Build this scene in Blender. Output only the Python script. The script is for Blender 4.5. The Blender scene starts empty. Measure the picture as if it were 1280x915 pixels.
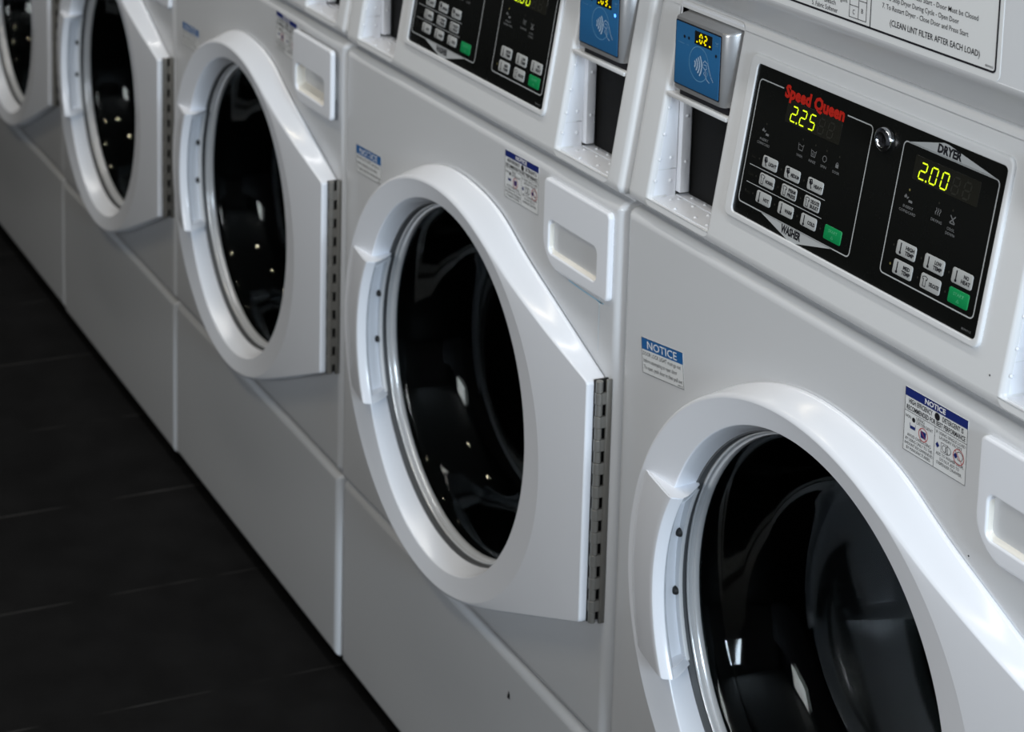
import bpy, bmesh, math, random
import numpy as np
from mathutils import Vector, Matrix

random.seed(4)
S = bpy.context.scene
COL = S.collection
PI = math.pi
P = 0.686                     # pitch of the row
FLOOR_Z = -0.02               # the panels end 20 mm above the floor
FY, FK, FZ = 0.0042, 0.161, 0.918   # the control fascia leans back: y = FY + FK * (z - FZ)
FA = math.atan(FK)

def fy(z):
    return FY + FK * (z - FZ)

# ------------------------------------------------------------------ materials
def principled(name, col, rough=0.5, metal=0.0, spec=0.5, coat=0.0, trans=0.0, ior=1.5, emit=None, estr=0.0,
               bump=None, rvar=None):
    m = bpy.data.materials.new(name)
    m.use_nodes = True
    nt = m.node_tree
    b = nt.nodes['Principled BSDF']
    b.inputs['Base Color'].default_value = (*col, 1)
    b.inputs['Roughness'].default_value = rough
    b.inputs['Metallic'].default_value = metal
    b.inputs['Specular IOR Level'].default_value = spec
    b.inputs['Coat Weight'].default_value = coat
    b.inputs['Coat Roughness'].default_value = 0.08
    b.inputs['Transmission Weight'].default_value = trans
    b.inputs['IOR'].default_value = ior
    if emit:
        b.inputs['Emission Color'].default_value = (*emit, 1)
        b.inputs['Emission Strength'].default_value = estr
    if bump or rvar:
        tc = nt.nodes.new('ShaderNodeTexCoord')
        no = nt.nodes.new('ShaderNodeTexNoise')
        no.inputs['Scale'].default_value = (bump or rvar)[0]
        no.inputs['Detail'].default_value = 3
        nt.links.new(tc.outputs['Object'], no.inputs['Vector'])
        if bump:
            bp = nt.nodes.new('ShaderNodeBump')
            bp.inputs['Strength'].default_value = bump[1]
            bp.inputs['Distance'].default_value = bump[2]
            nt.links.new(no.outputs['Fac'], bp.inputs['Height'])
            nt.links.new(bp.outputs['Normal'], b.inputs['Normal'])
        if rvar:
            mr = nt.nodes.new('ShaderNodeMapRange')
            mr.inputs['To Min'].default_value = rough - rvar[1]
            mr.inputs['To Max'].default_value = rough + rvar[1]
            nt.links.new(no.outputs['Fac'], mr.inputs['Value'])
            nt.links.new(mr.outputs['Result'], b.inputs['Roughness'])
    return m

M = {}
M['enamel'] = principled('white_enamel', (0.63, 0.645, 0.665), 0.24, bump=(420, 0.05, 0.0006))
M['plastic'] = principled('white_plastic', (0.81, 0.835, 0.885), 0.20, rvar=(30, 0.04))
M['fascia'] = principled('fascia_plastic', (0.68, 0.695, 0.71), 0.34, bump=(700, 0.05, 0.0004))
M['cream'] = principled('cream_plastic', (0.78, 0.76, 0.70), 0.35, rvar=(40, 0.05))
M['black'] = principled('black_overlay', (0.006, 0.0065, 0.006), 0.28, spec=0.25, rvar=(60, 0.03))
M['blackplate'] = principled('black_plate', (0.006, 0.006, 0.006), 0.55, spec=0.15, rvar=(80, 0.05))
M['rubber'] = principled('dark_rubber', (0.014, 0.0145, 0.015), 0.5, rvar=(80, 0.08))
M['gasket'] = principled('grey_gasket', (0.09, 0.095, 0.10), 0.42, rvar=(80, 0.05))
M['ring'] = principled('satin_grey_ring', (0.70, 0.72, 0.74), 0.20, metal=0.25, rvar=(50, 0.05))
M['steel'] = principled('dull_hinge_steel', (0.30, 0.295, 0.275), 0.40, metal=0.60, rvar=(160, 0.12))
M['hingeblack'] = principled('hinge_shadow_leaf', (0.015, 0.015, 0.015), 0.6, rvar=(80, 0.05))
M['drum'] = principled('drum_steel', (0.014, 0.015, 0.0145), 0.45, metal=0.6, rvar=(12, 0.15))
M['chrome'] = principled('chrome', (0.75, 0.76, 0.78), 0.10, metal=1.0, rvar=(30, 0.03))
M['silver'] = principled('silver_casing', (0.46, 0.465, 0.475), 0.34, metal=0.55, rvar=(120, 0.06))
M['blue'] = principled('blue_face', (0.022, 0.135, 0.32), 0.45, rvar=(60, 0.05))
M['bluepale'] = principled('pale_blue_print', (0.16, 0.36, 0.58), 0.45, rvar=(60, 0.05))
M['bluewhite'] = principled('light_blue_print', (0.42, 0.55, 0.70), 0.45, rvar=(60, 0.05))
M['grey'] = principled('grey_print', (0.42, 0.44, 0.45), 0.40, rvar=(60, 0.05))
M['greydim'] = principled('dim_grey_print', (0.16, 0.165, 0.17), 0.40, rvar=(60, 0.05))
M['key'] = principled('grey_key', (0.40, 0.415, 0.415), 0.42, rvar=(60, 0.05))
M['green'] = principled('green_key', (0.004, 0.25, 0.075), 0.40, rvar=(60, 0.05))
M['greenpale'] = principled('pale_green_print', (0.08, 0.42, 0.20), 0.40, rvar=(60, 0.05))
M['ink'] = principled('black_ink', (0.012, 0.012, 0.016), 0.5, spec=0.2, rvar=(60, 0.05))
M['red'] = principled('red_print', (0.50, 0.018, 0.010), 0.40, rvar=(60, 0.05))
M['screen'] = principled('display_window', (0.014, 0.014, 0.011), 0.25, spec=0.3, rvar=(60, 0.04))
M['ghost'] = principled('unlit_segments', (0.024, 0.024, 0.020), 0.35, spec=0.2, rvar=(60, 0.04))
M['lit'] = principled('lit_segments', (0.5, 0.6, 0.0), 0.4, emit=(0.62, 0.85, 0.02), estr=1.0, rvar=(60, 0.04))
M['lityellow'] = principled('lit_yellow_segments', (0.6, 0.5, 0.0), 0.4, emit=(1.0, 0.80, 0.0), estr=1.0, rvar=(60, 0.04))
M['litblue'] = principled('lit_blue_lamp', (0.1, 0.3, 1.0), 0.4, emit=(0.08, 0.30, 1.0), estr=2.5, rvar=(60, 0.04))
M['paper'] = principled('label_paper', (0.72, 0.74, 0.75), 0.45, rvar=(60, 0.05))
M['labelblue'] = principled('bright_blue_label', (0.012, 0.115, 0.34), 0.42, rvar=(60, 0.05))
M['navy'] = principled('navy_label', (0.010, 0.022, 0.16), 0.42, rvar=(60, 0.05))
M['white'] = principled('white_print', (0.80, 0.81, 0.82), 0.45, rvar=(60, 0.05))
M['redink'] = principled('red_ink', (0.45, 0.06, 0.06), 0.5, rvar=(60, 0.05))
M['stain'] = principled('blue_detergent', (0.30, 0.58, 0.78), 0.35, rvar=(60, 0.05))
M['stain2'] = principled('faint_blue_detergent', (0.62, 0.73, 0.80), 0.35, rvar=(60, 0.05))

def glass_material():
    # thin tempered glass: straight-through tint plus Fresnel reflection
    m = bpy.data.materials.new('door_glass')
    m.use_nodes = True
    nt = m.node_tree; nt.nodes.clear()
    out = nt.nodes.new('ShaderNodeOutputMaterial'); mix = nt.nodes.new('ShaderNodeMixShader')
    tr = nt.nodes.new('ShaderNodeBsdfTransparent'); tr.inputs[0].default_value = (0.45, 0.48, 0.47, 1)
    gl = nt.nodes.new('ShaderNodeBsdfGlossy'); gl.inputs[0].default_value = (0.9, 0.92, 0.92, 1)
    no = nt.nodes.new('ShaderNodeTexNoise'); no.inputs['Scale'].default_value = 9
    mr = nt.nodes.new('ShaderNodeMapRange'); mr.inputs['To Min'].default_value = 0.02; mr.inputs['To Max'].default_value = 0.05
    tc = nt.nodes.new('ShaderNodeTexCoord'); nt.links.new(tc.outputs['Object'], no.inputs['Vector'])
    nt.links.new(no.outputs['Fac'], mr.inputs['Value']); nt.links.new(mr.outputs['Result'], gl.inputs['Roughness'])
    fr = nt.nodes.new('ShaderNodeFresnel'); ge = nt.nodes.new('ShaderNodeNewGeometry')
    im = nt.nodes.new('ShaderNodeMapRange'); im.inputs['To Min'].default_value = 1.45; im.inputs['To Max'].default_value = 1 / 1.45
    nt.links.new(ge.outputs['Backfacing'], im.inputs['Value']); nt.links.new(im.outputs['Result'], fr.inputs['IOR'])
    ha = nt.nodes.new('ShaderNodeMath'); ha.operation = 'MULTIPLY'; ha.inputs[1].default_value = 0.42
    nt.links.new(fr.outputs[0], ha.inputs[0]); nt.links.new(ha.outputs[0], mix.inputs[0]); nt.links.new(tr.outputs[0], mix.inputs[1]); nt.links.new(gl.outputs[0], mix.inputs[2])
    nt.links.new(mix.outputs[0], out.inputs[0])
    return m
M['glass'] = glass_material()

def floor_material():
    m = bpy.data.materials.new('black_floor_tiles')
    m.use_nodes = True
    nt = m.node_tree
    b = nt.nodes['Principled BSDF']
    tc = nt.nodes.new('ShaderNodeTexCoord')
    sp = nt.nodes.new('ShaderNodeSeparateXYZ')
    nt.links.new(tc.outputs['Object'], sp.inputs[0])
    def math_(op, a, bb=None):
        n = nt.nodes.new('ShaderNodeMath'); n.operation = op
        for i, v in enumerate((a, bb)):
            if v is None: continue
            if isinstance(v, (int, float)): n.inputs[i].default_value = v
            else: nt.links.new(v, n.inputs[i])
        return n.outputs[0]
    def line(coord, off, period, width):
        f = math_('FRACT', math_('DIVIDE', math_('ADD', coord, off), period))
        d = math_('ABSOLUTE', math_('SUBTRACT', f, 0.5))
        return math_('GREATER_THAN', d, 0.5 - width / period / 2)
    lx = line(sp.outputs['X'], 1.2992 + 50 * 0.2946, 0.2946, 0.0024)
    ly = line(sp.outputs['Y'], 1.18 * 20 + 1.15 + 0.59, 1.18, 0.0024)
    g = math_('MAXIMUM', lx, ly)
    no = nt.nodes.new('ShaderNodeTexNoise'); no.inputs['Scale'].default_value = 14; no.inputs['Detail'].default_value = 6
    nt.links.new(tc.outputs['Object'], no.inputs['Vector'])
    cr = nt.nodes.new('ShaderNodeValToRGB')
    cr.color_ramp.elements[0].color = (0.0068, 0.0068, 0.0070, 1); cr.color_ramp.elements[0].position = 0.3
    cr.color_ramp.elements[1].color = (0.0115, 0.0115, 0.0118, 1); cr.color_ramp.elements[1].position = 0.75
    nt.links.new(no.outputs['Fac'], cr.inputs[0])
    no2 = nt.nodes.new('ShaderNodeTexNoise'); no2.inputs['Scale'].default_value = 9
    nt.links.new(tc.outputs['Object'], no2.inputs['Vector'])
    cg = nt.nodes.new('ShaderNodeValToRGB')
    cg.color_ramp.elements[0].color = (0.006, 0.006, 0.006, 1); cg.color_ramp.elements[0].position = 0.38
    cg.color_ramp.elements[1].color = (0.075, 0.074, 0.072, 1); cg.color_ramp.elements[1].position = 0.72
    nt.links.new(no2.outputs['Fac'], cg.inputs[0])
    mx = nt.nodes.new('ShaderNodeMix'); mx.data_type = 'RGBA'
    nt.links.new(g, mx.inputs[0]); nt.links.new(cr.outputs[0], mx.inputs[6]); nt.links.new(cg.outputs[0], mx.inputs[7])
    nt.links.new(mx.outputs[2], b.inputs['Base Color'])
    b.inputs['Roughness'].default_value = 0.62
    b.inputs['Specular IOR Level'].default_value = 0.06
    return m
M['floor'] = floor_material()
M['wall'] = principled('painted_wall', (0.10, 0.10, 0.11), 0.7, bump=(60, 0.1, 0.002))
M['ceil'] = principled('painted_ceiling', (0.22, 0.22, 0.22), 0.8, bump=(60, 0.1, 0.002))

# ------------------------------------------------------------------ mesh helpers
def rrect(x0, x1, z0, z1, r, n=5):
    pts = []
    for cx, cz, a0 in ((x1 - r, z1 - r, 0), (x0 + r, z1 - r, 90), (x0 + r, z0 + r, 180), (x1 - r, z0 + r, 270)):
        for k in range(n + 1):
            a = math.radians(a0 + 90 * k / n)
            pts.append((cx + r * math.cos(a), cz + r * math.sin(a)))
    return pts

def rr_loop(x0, x1, z0, z1, r, n=5):
    """loop function of an inset d (negative = grown)."""
    return lambda d: rrect(x0 + d, x1 - d, z0 + d, z1 - d, max(r - d, 0.0004), n)

def circ_loop(cx, cz, R, n=96):
    return lambda d: [(cx + (R - d) * math.cos(2 * PI * k / n), cz + (R - d) * math.sin(2 * PI * k / n)) for k in range(n)]

def ring_verts(bm, pts, y):
    return [bm.verts.new((x, y, z)) for x, z in pts]

def bridge(bm, a, b):
    n = len(a)
    for i in range(n):
        j = (i + 1) % n
        try: bm.faces.new((a[i], a[j], b[j], b[i]))
        except ValueError: pass

def loop_edges(bm, vs):
    es = []
    for i in range(len(vs)):
        e = bm.edges.get((vs[i], vs[(i + 1) % len(vs)]))
        if e is None: e = bm.edges.new((vs[i], vs[(i + 1) % len(vs)]))
        es.append(e)
    return es

def slab(bm, loop, yf, depth, er, holes=(), steps=4, cap_back=True):
    """plate facing -y: rounded outline, rounded front edge er, optional holes (loop, edge radius)."""
    rows = []
    for k in range(steps + 1):
        t = PI / 2 * k / steps
        rows.append(ring_verts(bm, loop(er * (1 - math.sin(t))), yf + er * (1 - math.cos(t))))
    rows.append(ring_verts(bm, loop(0), yf + depth))
    for a, b in zip(rows, rows[1:]): bridge(bm, a, b)
    fe, be = loop_edges(bm, rows[0]), loop_edges(bm, rows[-1])
    for hl, hr in holes:
        hrows = []
        for k in range(steps + 1):
            t = PI / 2 * k / steps
            hrows.append(ring_verts(bm, hl(-hr * (1 - math.sin(t))), yf + hr * (1 - math.cos(t))))
        hrows.append(ring_verts(bm, hl(0), yf + depth))
        for a, b in zip(hrows, hrows[1:]): bridge(bm, a, b)
        fe += loop_edges(bm, hrows[0]); be += loop_edges(bm, hrows[-1])
    bmesh.ops.triangle_fill(bm, use_beauty=True, use_dissolve=False, edges=fe)
    if cap_back:
        bmesh.ops.triangle_fill(bm, use_beauty=True, use_dissolve=False, edges=be)

def lean(bm, verts=None, y0=0.0):
    for v in (verts or bm.verts):
        v.co.y += fy(v.co.z)

def box(bm, x0, x1, y0, y1, z0, z1, bev=0.0, seg=2):
    vs = [bm.verts.new((x, y, z)) for x in (x0, x1) for y in (y0, y1) for z in (z0, z1)]
    fs = [(0, 1, 3, 2), (4, 6, 7, 5), (0, 4, 5, 1), (2, 3, 7, 6), (0, 2, 6, 4), (1, 5, 7, 3)]
    faces = [bm.faces.new([vs[i] for i in f]) for f in fs]
    if bev > 0:
        es = list({e for f in faces for e in f.edges})
        bmesh.ops.bevel(bm, geom=es, offset=bev, segments=seg, affect='EDGES', profile=0.5)

def lathe(bm, prof, cx, cz, n=96, close=False):
    """prof: list of (r, y); axis along y through (cx, cz)."""
    rows = []
    for r, y in prof:
        if r < 1e-6:
            rows.append([bm.verts.new((cx, y, cz))]); continue
        rows.append([bm.verts.new((cx + r * math.cos(2 * PI * k / n), y, cz + r * math.sin(2 * PI * k / n))) for k in range(n)])
    for a, b in zip(rows, rows[1:]):
        if len(a) == 1 and len(b) == 1: continue
        if len(a) == 1 or len(b) == 1:
            c, o = (a[0], b) if len(a) == 1 else (b[0], a)
            for i in range(n):
                bm.faces.new((c, o[i], o[(i + 1) % n]))
        else: bridge(bm, a, b)
    if close: bridge(bm, rows[-1], rows[0])

def cyl_z(bm, cx, cy, z0, z1, r, n=16, bev=0.0):
    rows = [[bm.verts.new((cx + rr * math.cos(2 * PI * k / n), cy + rr * math.sin(2 * PI * k / n), z)) for k in range(n)]
            for rr, z in ((r - bev, z0), (r, z0 + bev), (r, z1 - bev), (r - bev, z1))]
    for a, b in zip(rows, rows[1:]): bridge(bm, a, b)
    bm.faces.new(rows[0]); bm.faces.new(rows[-1])

def bump_on(bm, c, axis, r=0.0019, h=0.0013):
    """low round rivet bump whose top points along axis."""
    ax = Vector(axis).normalized()
    u = ax.orthogonal().normalized(); w = ax.cross(u)
    c = Vector(c); n = 10; rows = []
    for rr, hh in ((r, -0.0003), (r * .9, h * .35), (r * .55, h * .85)):
        rows.append([bm.verts.new(c + ax * hh + (u * math.cos(2 * PI * k / n) + w * math.sin(2 * PI * k / n)) * rr) for k in range(n)])
    for a, b in zip(rows, rows[1:]): bridge(bm, a, b)
    top = bm.verts.new(c + ax * h)
    for i in range(n): bm.faces.new((rows[-1][i], rows[-1][(i + 1) % n], top))

def finish(name, bm, mat, parent=None, sharp=32, recalc=True, wn=False, frame=True):
    if recalc: bmesh.ops.recalc_face_normals(bm, faces=bm.faces[:])
    if frame:                                     # machine coordinates -> the machine's own frame
        for v in bm.verts:
            v.co.x -= P / 2; v.co.z -= FLOOR_Z
    me = bpy.data.meshes.new(name)
    bm.to_mesh(me); bm.free()
    for p in me.polygons: p.use_smooth = True
    if sharp is not None: me.set_sharp_from_angle(angle=math.radians(sharp))
    me.materials.append(mat)
    o = bpy.data.objects.new(name, me)
    COL.objects.link(o)
    if parent is not None: o.parent = parent
    if wn:
        md = o.modifiers.new('weighted', 'WEIGHTED_NORMAL'); md.keep_sharp = True; md.weight = 100
    return o

NB = bmesh.new

# ------------------------------------------------------------------ flat print: text, bars, polygons on a plane
class Print:
    """collects flat marks; put(x, z) gives the 3-D point on the carrying surface."""
    def __init__(self, put, bm=None, mi=0): self.bm = bm or NB(); self.put = put; self.mi = mi
    def poly(self, pts):
        vs = [self.bm.verts.new(self.put(x, z)) for x, z in pts]
        try: self.bm.faces.new(vs).material_index = self.mi
        except ValueError: pass
    def rect(self, x0, x1, z0, z1): self.poly([(x0, z0), (x1, z0), (x1, z1), (x0, z1)])
    def rrect(self, x0, x1, z0, z1, r): self.poly(rrect(x0, x1, z0, z1, r, 4))
    def stroke(self, pts, w, closed=False):
        n = len(pts); L = []; R = []
        for i in range(n):
            if closed: a, b = pts[i - 1], pts[(i + 1) % n]
            else: a, b = pts[max(i - 1, 0)], pts[min(i + 1, n - 1)]
            p = pts[i]
            def nrm(q, s):
                d = Vector((s[0] - q[0], s[1] - q[1])); return d.normalized() if d.length > 1e-9 else Vector((0, 0))
            d1, d2 = nrm(a, p), nrm(p, b)
            if d1.length == 0: d1 = d2
            if d2.length == 0: d2 = d1
            t = (d1 + d2); t = t.normalized() if t.length > 1e-6 else d1
            nn = Vector((-t.y, t.x)); c = max(0.5, nn.dot(Vector((-d1.y, d1.x))))
            k = w / 2 / c
            L.append((p[0] + nn.x * k, p[1] + nn.y * k)); R.append((p[0] - nn.x * k, p[1] - nn.y * k))
        m = n if closed else n - 1
        for i in range(m):
            j = (i + 1) % n
            self.poly([L[i], R[i], R[j], L[j]])
    def disc(self, x, z, r, n=16, squash=1.0):
        self.poly([(x + r * math.cos(2 * PI * k / n), z + r * squash * math.sin(2 * PI * k / n)) for k in range(n)])
    def arc(self, x, z, r, a0, a1, w, n=16):
        self.stroke([(x + r * math.cos(math.radians(a0 + (a1 - a0) * k / n)), z + r * math.sin(math.radians(a0 + (a1 - a0) * k / n)))
                     for k in range(n + 1)], w)
    def circle(self, x, z, r, w, n=32):
        self.stroke([(x + r * math.cos(2 * PI * k / n), z + r * math.sin(2 * PI * k / n)) for k in range(n)], w, True)
    def text(self, s, x0, x1, zc, h, bold=0.0, rot=0.0):
        """text fitted between x0 and x1, cap height h, centred on zc."""
        V, F, w, lo = glyphs(s, bold)
        sx = (x1 - x0) / w; sz = h / CAP
        cs, sn = math.cos(rot), math.sin(rot); xm = (x0 + x1) / 2
        vs = []
        for x, y in V:
            px = (x - lo) * sx + x0 - xm; pz = y * sz - h / 2
            vs.append(self.bm.verts.new(self.put(xm + px * cs - pz * sn, zc + px * sn + pz * cs)))
        for f in F:
            try: self.bm.faces.new([vs[i] for i in f]).material_index = self.mi
            except ValueError: pass
    def build(self, name, mat, parent, extra=None):
        o = finish(name, self.bm, mat, parent, sharp=None, recalc=False)
        if extra: o.data.materials.append(extra)
        return o

CAP = 0.70
_G = {}
def glyphs(s, bold):
    k = (s, bold)
    if k in _G: return _G[k]
    cu = bpy.data.curves.new('lettering', 'FONT')
    cu.body = s; cu.size = 1.0; cu.resolution_u = 2; cu.offset = bold
    ob = bpy.data.objects.new('lettering', cu); COL.objects.link(ob)
    bpy.context.view_layer.update()
    dg = bpy.context.evaluated_depsgraph_get()
    me = bpy.data.meshes.new_from_object(ob.evaluated_get(dg))
    V = [(v.co.x, v.co.y) for v in me.vertices]
    F = [tuple(p.vertices) for p in me.polygons]
    bpy.data.meshes.remove(me); bpy.data.objects.remove(ob); bpy.data.curves.remove(cu)
    xs = [v[0] for v in V] or [0, 1]
    _G[k] = (V, F, max(xs) - min(xs), min(xs))
    return _G[k]

SEG = {'0': 'abcdef', '2': 'abged', '3': 'abgcd', '5': 'afgcd', '8': 'abcdefg', '_': 'd', 'F': 'aefg', ' ': ''}
def seg7(pr, ch, x, z, w, h, t, sl=0.12):
    g = t * 0.28
    H = h / 2
    def q(px, pz): return (x + px + sl * pz, z + pz)
    def hz(zc): pr.poly([q(g, zc), q(g + t / 2, zc + t / 2), q(w - g - t / 2, zc + t / 2), q(w - g, zc), q(w - g - t / 2, zc - t / 2), q(g + t / 2, zc - t / 2)])
    def vt(xc, z0, z1): pr.poly([q(xc, z0 + g), q(xc + t / 2, z0 + g + t / 2), q(xc + t / 2, z1 - g - t / 2), q(xc, z1 - g), q(xc - t / 2, z1 - g - t / 2), q(xc - t / 2, z0 + g + t / 2)])
    for c in SEG[ch]:
        if c == 'a': hz(h)
        if c == 'g': hz(H)
        if c == 'd': hz(0)
        if c == 'f': vt(0, H, h)
        if c == 'b': vt(w, H, h)
        if c == 'e': vt(0, 0, H)
        if c == 'c': vt(w, 0, H)

def flat(y): return lambda x, z: (x, y, z)
def leaned(lift): return lambda x, z: (x, fy(z) - lift, z)

# ------------------------------------------------------------------ the washer-dryer
DC = (0.320, 0.533)           # centre of the door
def machine():
    root = bpy.data.objects.new('stacked_washer_dryer', None)
    COL.objects.link(root)
    # --- cabinet
    bm = NB()
    box(bm, 0.0025, P - 0.0025, 0.012, 0.030, 0.004, 0.270, 0.002)
    box(bm, 0.0095, 0.022, 0.055, 0.690, 0.004, 1.960, 0.003)
    box(bm, P - 0.022, P - 0.0095, 0.055, 0.690, 0.004, 1.960, 0.003)
    box(bm, 0.0095, P - 0.0095, 0.680, 0.695, 0.004, 1.960, 0.002)
    box(bm, 0.0095, P - 0.0095, 0.020, 0.690, 1.955, 1.970, 0.003)
    box(bm, 0.006, P - 0.006, 0.018, 0.120, 0.8665, 0.8805, 0.001)
    finish('cabinet', bm, M['enamel'], root)
    bm = NB()
    box(bm, 0.012, P - 0.012, 0.030, 0.600, FLOOR_Z + 0.001, 0.006, 0.002)
    finish('toe_kick', bm, M['rubber'], root)
    # --- lower service panel, washer front panel
    bm = NB()
    slab(bm, rr_loop(0.0014, P - 0.0014, 0.003, 0.2682, 0.005), 0.0, 0.060, 0.0100)
    finish('service_panel', bm, M['enamel'], root, wn=True)
    bm = NB()
    slab(bm, rr_loop(0.0012, P - 0.0012, 0.2712, 0.8672, 0.009), 0.0, 0.060, 0.0120,
         holes=[(circ_loop(*DC, 0.2225), 0.004)])
    finish('front_panel', bm, M['enamel'], root, wn=True)
    door(root)
    drum(root)
    drawer(root)
    fascia(root)
    for s in (0, 1): pay_bay(root, s)
    control_panel(root)
    dryer(root)
    return root

# ---- door
def door(root):
    cx, cz = DC
    hx = 0.6695 - cx
    D = math.degrees
    def per(tab):                                  # smooth periodic radius from (angle, radius) samples
        a = np.array([t[0] for t in tab]); r_ = np.array([t[1] for t in tab])
        K = [np.ones_like(a, dtype=float)]
        for k in (1, 2, 3): K += [np.cos(k * np.radians(a)), np.sin(k * np.radians(a))]
        w_ = np.linalg.lstsq(np.stack(K, 1), r_, rcond=None)[0]
        return lambda th: float(w_[0] + sum(w_[2 * k - 1] * math.cos(k * th) + w_[2 * k] * math.sin(k * th) for k in (1, 2, 3)))
    C3 = per([(-154, .2571), (-144, .2559), (-130, .2493), (-117, .2472), (-104, .2466), (-89, .2451), (-73, .2457), (-56, .2487), (-41, .2511), (-31, .2523), (-20, .2554), (-8, .2571), (4, .2575),
              (15, .2555), (21, .2551), (29, .2525), (37, .2500), (47, .2495), (54, .2486), (61, .2455), (70, .2440), (82, .2420), (95, .2429), (104, .2445), (113, .2457), (123, .2489), (135, .2550), (148, .2587), (158, .2560), (170, .2530), (-170, .2530)])
    C2 = per([(-170, .2050), (-151, .2055), (-139, .2085), (-125, .2150), (-116, .2215), (-101, .2225), (-82, .2200), (-68, .2200), (-47, .2150), (-38, .2135), (-22, .2130), (-10, .2142), (4, .2160),
              (13, .2161), (29, .2195), (38, .2195), (51, .2198), (59, .2188), (70, .2216), (89, .2214), (98, .2226), (107, .2217), (119, .2185), (132, .2163), (145, .2110), (160, .2065), (175, .2050)])
    # outline of the front face: ring on the free side, flattening into the hinge plate
    top = [(.6695, .6768), (.5800, .6990), (.5000, .7225), (.4667, .7357)]
    bot = [(.6695, .4128), (.5721, .3700), (.4927, .3363), (.4363, .3116)]
    rel = lambda L: [(x - cx, z - cz) for x, z in L]
    top, bot = rel(top), rel(bot)
    ang_ct, ang_cb = math.atan2(top[0][1], top[0][0]), math.atan2(bot[0][1], bot[0][0])
    def line_r(p, q, th):
        dx, dz = q[0] - p[0], q[1] - p[1]
        return (p[0] * dz - p[1] * dx) / (math.cos(th) * dz - math.sin(th) * dx)
    def poly_r(L, th):
        for p, q in zip(L, L[1:]):
            a, b = math.atan2(p[1], p[0]), math.atan2(q[1], q[0])
            if min(a, b) - 1e-9 <= th <= max(a, b) + 1e-9: return line_r(p, q, th)
        return None
    def raw_F(th):
        if ang_cb <= th <= ang_ct: return hx / math.cos(th)
        r_ = poly_r(top, th) or poly_r(bot, th)
        return r_ if r_ else C3(th) + 0.0018
    bA = np.array([-180, -100, -60, -45, -30, D(ang_cb), 0, D(ang_ct), 28.4, 34.9, 41.4, 50.2, 62, 70.7, 80, 92, 102, 114, 125, 180])
    bR = np.array([.0003, .0010, .0022, .0022, .0015, 0, 0, 0, .0170, .0240, .0255, .0290, .0305, .0262, .0225, .0185, .0135, .0060, .0020, .0003])
    grid = np.arange(-180, 180, 0.5)
    def smooth(vals, lo, hi, sig):
        """gaussian along the angle, kept clear of the two hinge corners."""
        out = vals.copy()
        for n_, a in enumerate(grid):
            if lo < a < hi: continue
            sg = min(sig, abs(a - lo) / 5.0 + 0.01, abs(a - hi) / 5.0 + 0.01)
            dd = np.abs((grid - a + 180) % 360 - 180); w_ = np.exp(-0.5 * (dd / sg) ** 2)
            out[n_] = (w_ * vals).sum() / w_.sum()
        return out
    gF = smooth(np.array([raw_F(math.radians(a)) for a in grid]), D(ang_cb), D(ang_ct), 6.0)
    gO = smooth(np.interp(grid, bA, bR), D(ang_cb), D(ang_ct), 5.0)
    def Fr(th):
        if ang_cb <= th <= ang_ct: return hx / math.cos(th)
        return float(np.interp(D(th), grid, gF, period=360))
    backL = rel([(.6695, .6772), (.5014, .7480), (.4502, .7760)])
    def raw_B(a, k):
        r_ = poly_r(backL, math.radians(a)) if a > D(ang_ct) else None
        return r_ if r_ else gF[k] + gO0[k]
    gO0 = np.interp(grid, bA, bR)
    gB = smooth(np.array([raw_B(a, k) for k, a in enumerate(grid)]), D(ang_cb), D(ang_ct), 4.0)
    def Bk(th): return hx / math.cos(th) if ang_cb <= th <= ang_ct else max(Fr(th), float(np.interp(D(th), grid, gB, period=360)))
    angs = set(np.radians(np.arange(-180, 180, 2.0)).tolist()) | set(np.radians(np.arange(24, 62, 0.5)).tolist()) | set(np.radians(np.arange(-50, -20, 0.5)).tolist())
    e = math.radians(0.45)
    for a in (ang_ct, ang_cb): angs |= {a - e, a, a + e}
    angs = sorted(angs)
    # round the two hinge corners a touch
    def soft(th, fn):
        r = fn(th)
        if abs(th - ang_ct) < 1e-9 or abs(th - ang_cb) < 1e-9: r -= 0.0012
        return r
    mx = lambda a, b, t: a + (b - a) * t
    rows_def = [
        lambda F, B, o, q: (B - 0.002, -0.0015), lambda F, B, o, q: (B, -0.0035), lambda F, B, o, q: (B + (F - B) * .12, -0.0065),
        lambda F, B, o, q: (B + (F - B) * .50, -0.0140), lambda F, B, o, q: (B + (F - B) * .84 + 0.0002, -0.0196), lambda F, B, o, q: (F + (B - F) * .07 + 0.0002, -0.0226), lambda F, B, o, q: (F - 0.0006, -0.0240),
        lambda F, B, o, q: (F - 0.0020, -0.0249), lambda F, B, o, q: (min(F - 0.0034, o - 0.0002), -0.0251),
        lambda F, B, o, q: (min(F - 0.0038, o - 0.0008), -0.0250), lambda F, B, o, q: (mx(o, q, .45), -0.0228), lambda F, B, o, q: (q + 0.0022, -0.0205), lambda F, B, o, q: (q + 0.0006, -0.0199),
        lambda F, B, o, q: (q - 0.0004, -0.0184), lambda F, B, o, q: (mx(q, .2126, .45), -0.0080), lambda F, B, o, q: (0.2126, 0.0060), lambda F, B, o, q: (0.2165, 0.0065), lambda F, B, o, q: (0.2185, 0.0000)]
    bm = NB(); rows = []
    for fn in rows_def:
        row = []
        for th in angs:
            r, y = fn(soft(th, Fr), soft(th, Bk), C3(th), C2(th))
            row.append(bm.verts.new((cx + r * math.cos(th), y, cz + r * math.sin(th))))
        rows.append(row)
    for a, b in zip(rows, rows[1:]): bridge(bm, a, b)
    bridge(bm, rows[-1], rows[0])
    d = finish('door', bm, M['plastic'], root, sharp=None, wn=True)
    # crease the ring against the hinge face
    n = len(angs)
    me = d.data
    ekeys = {}
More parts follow.
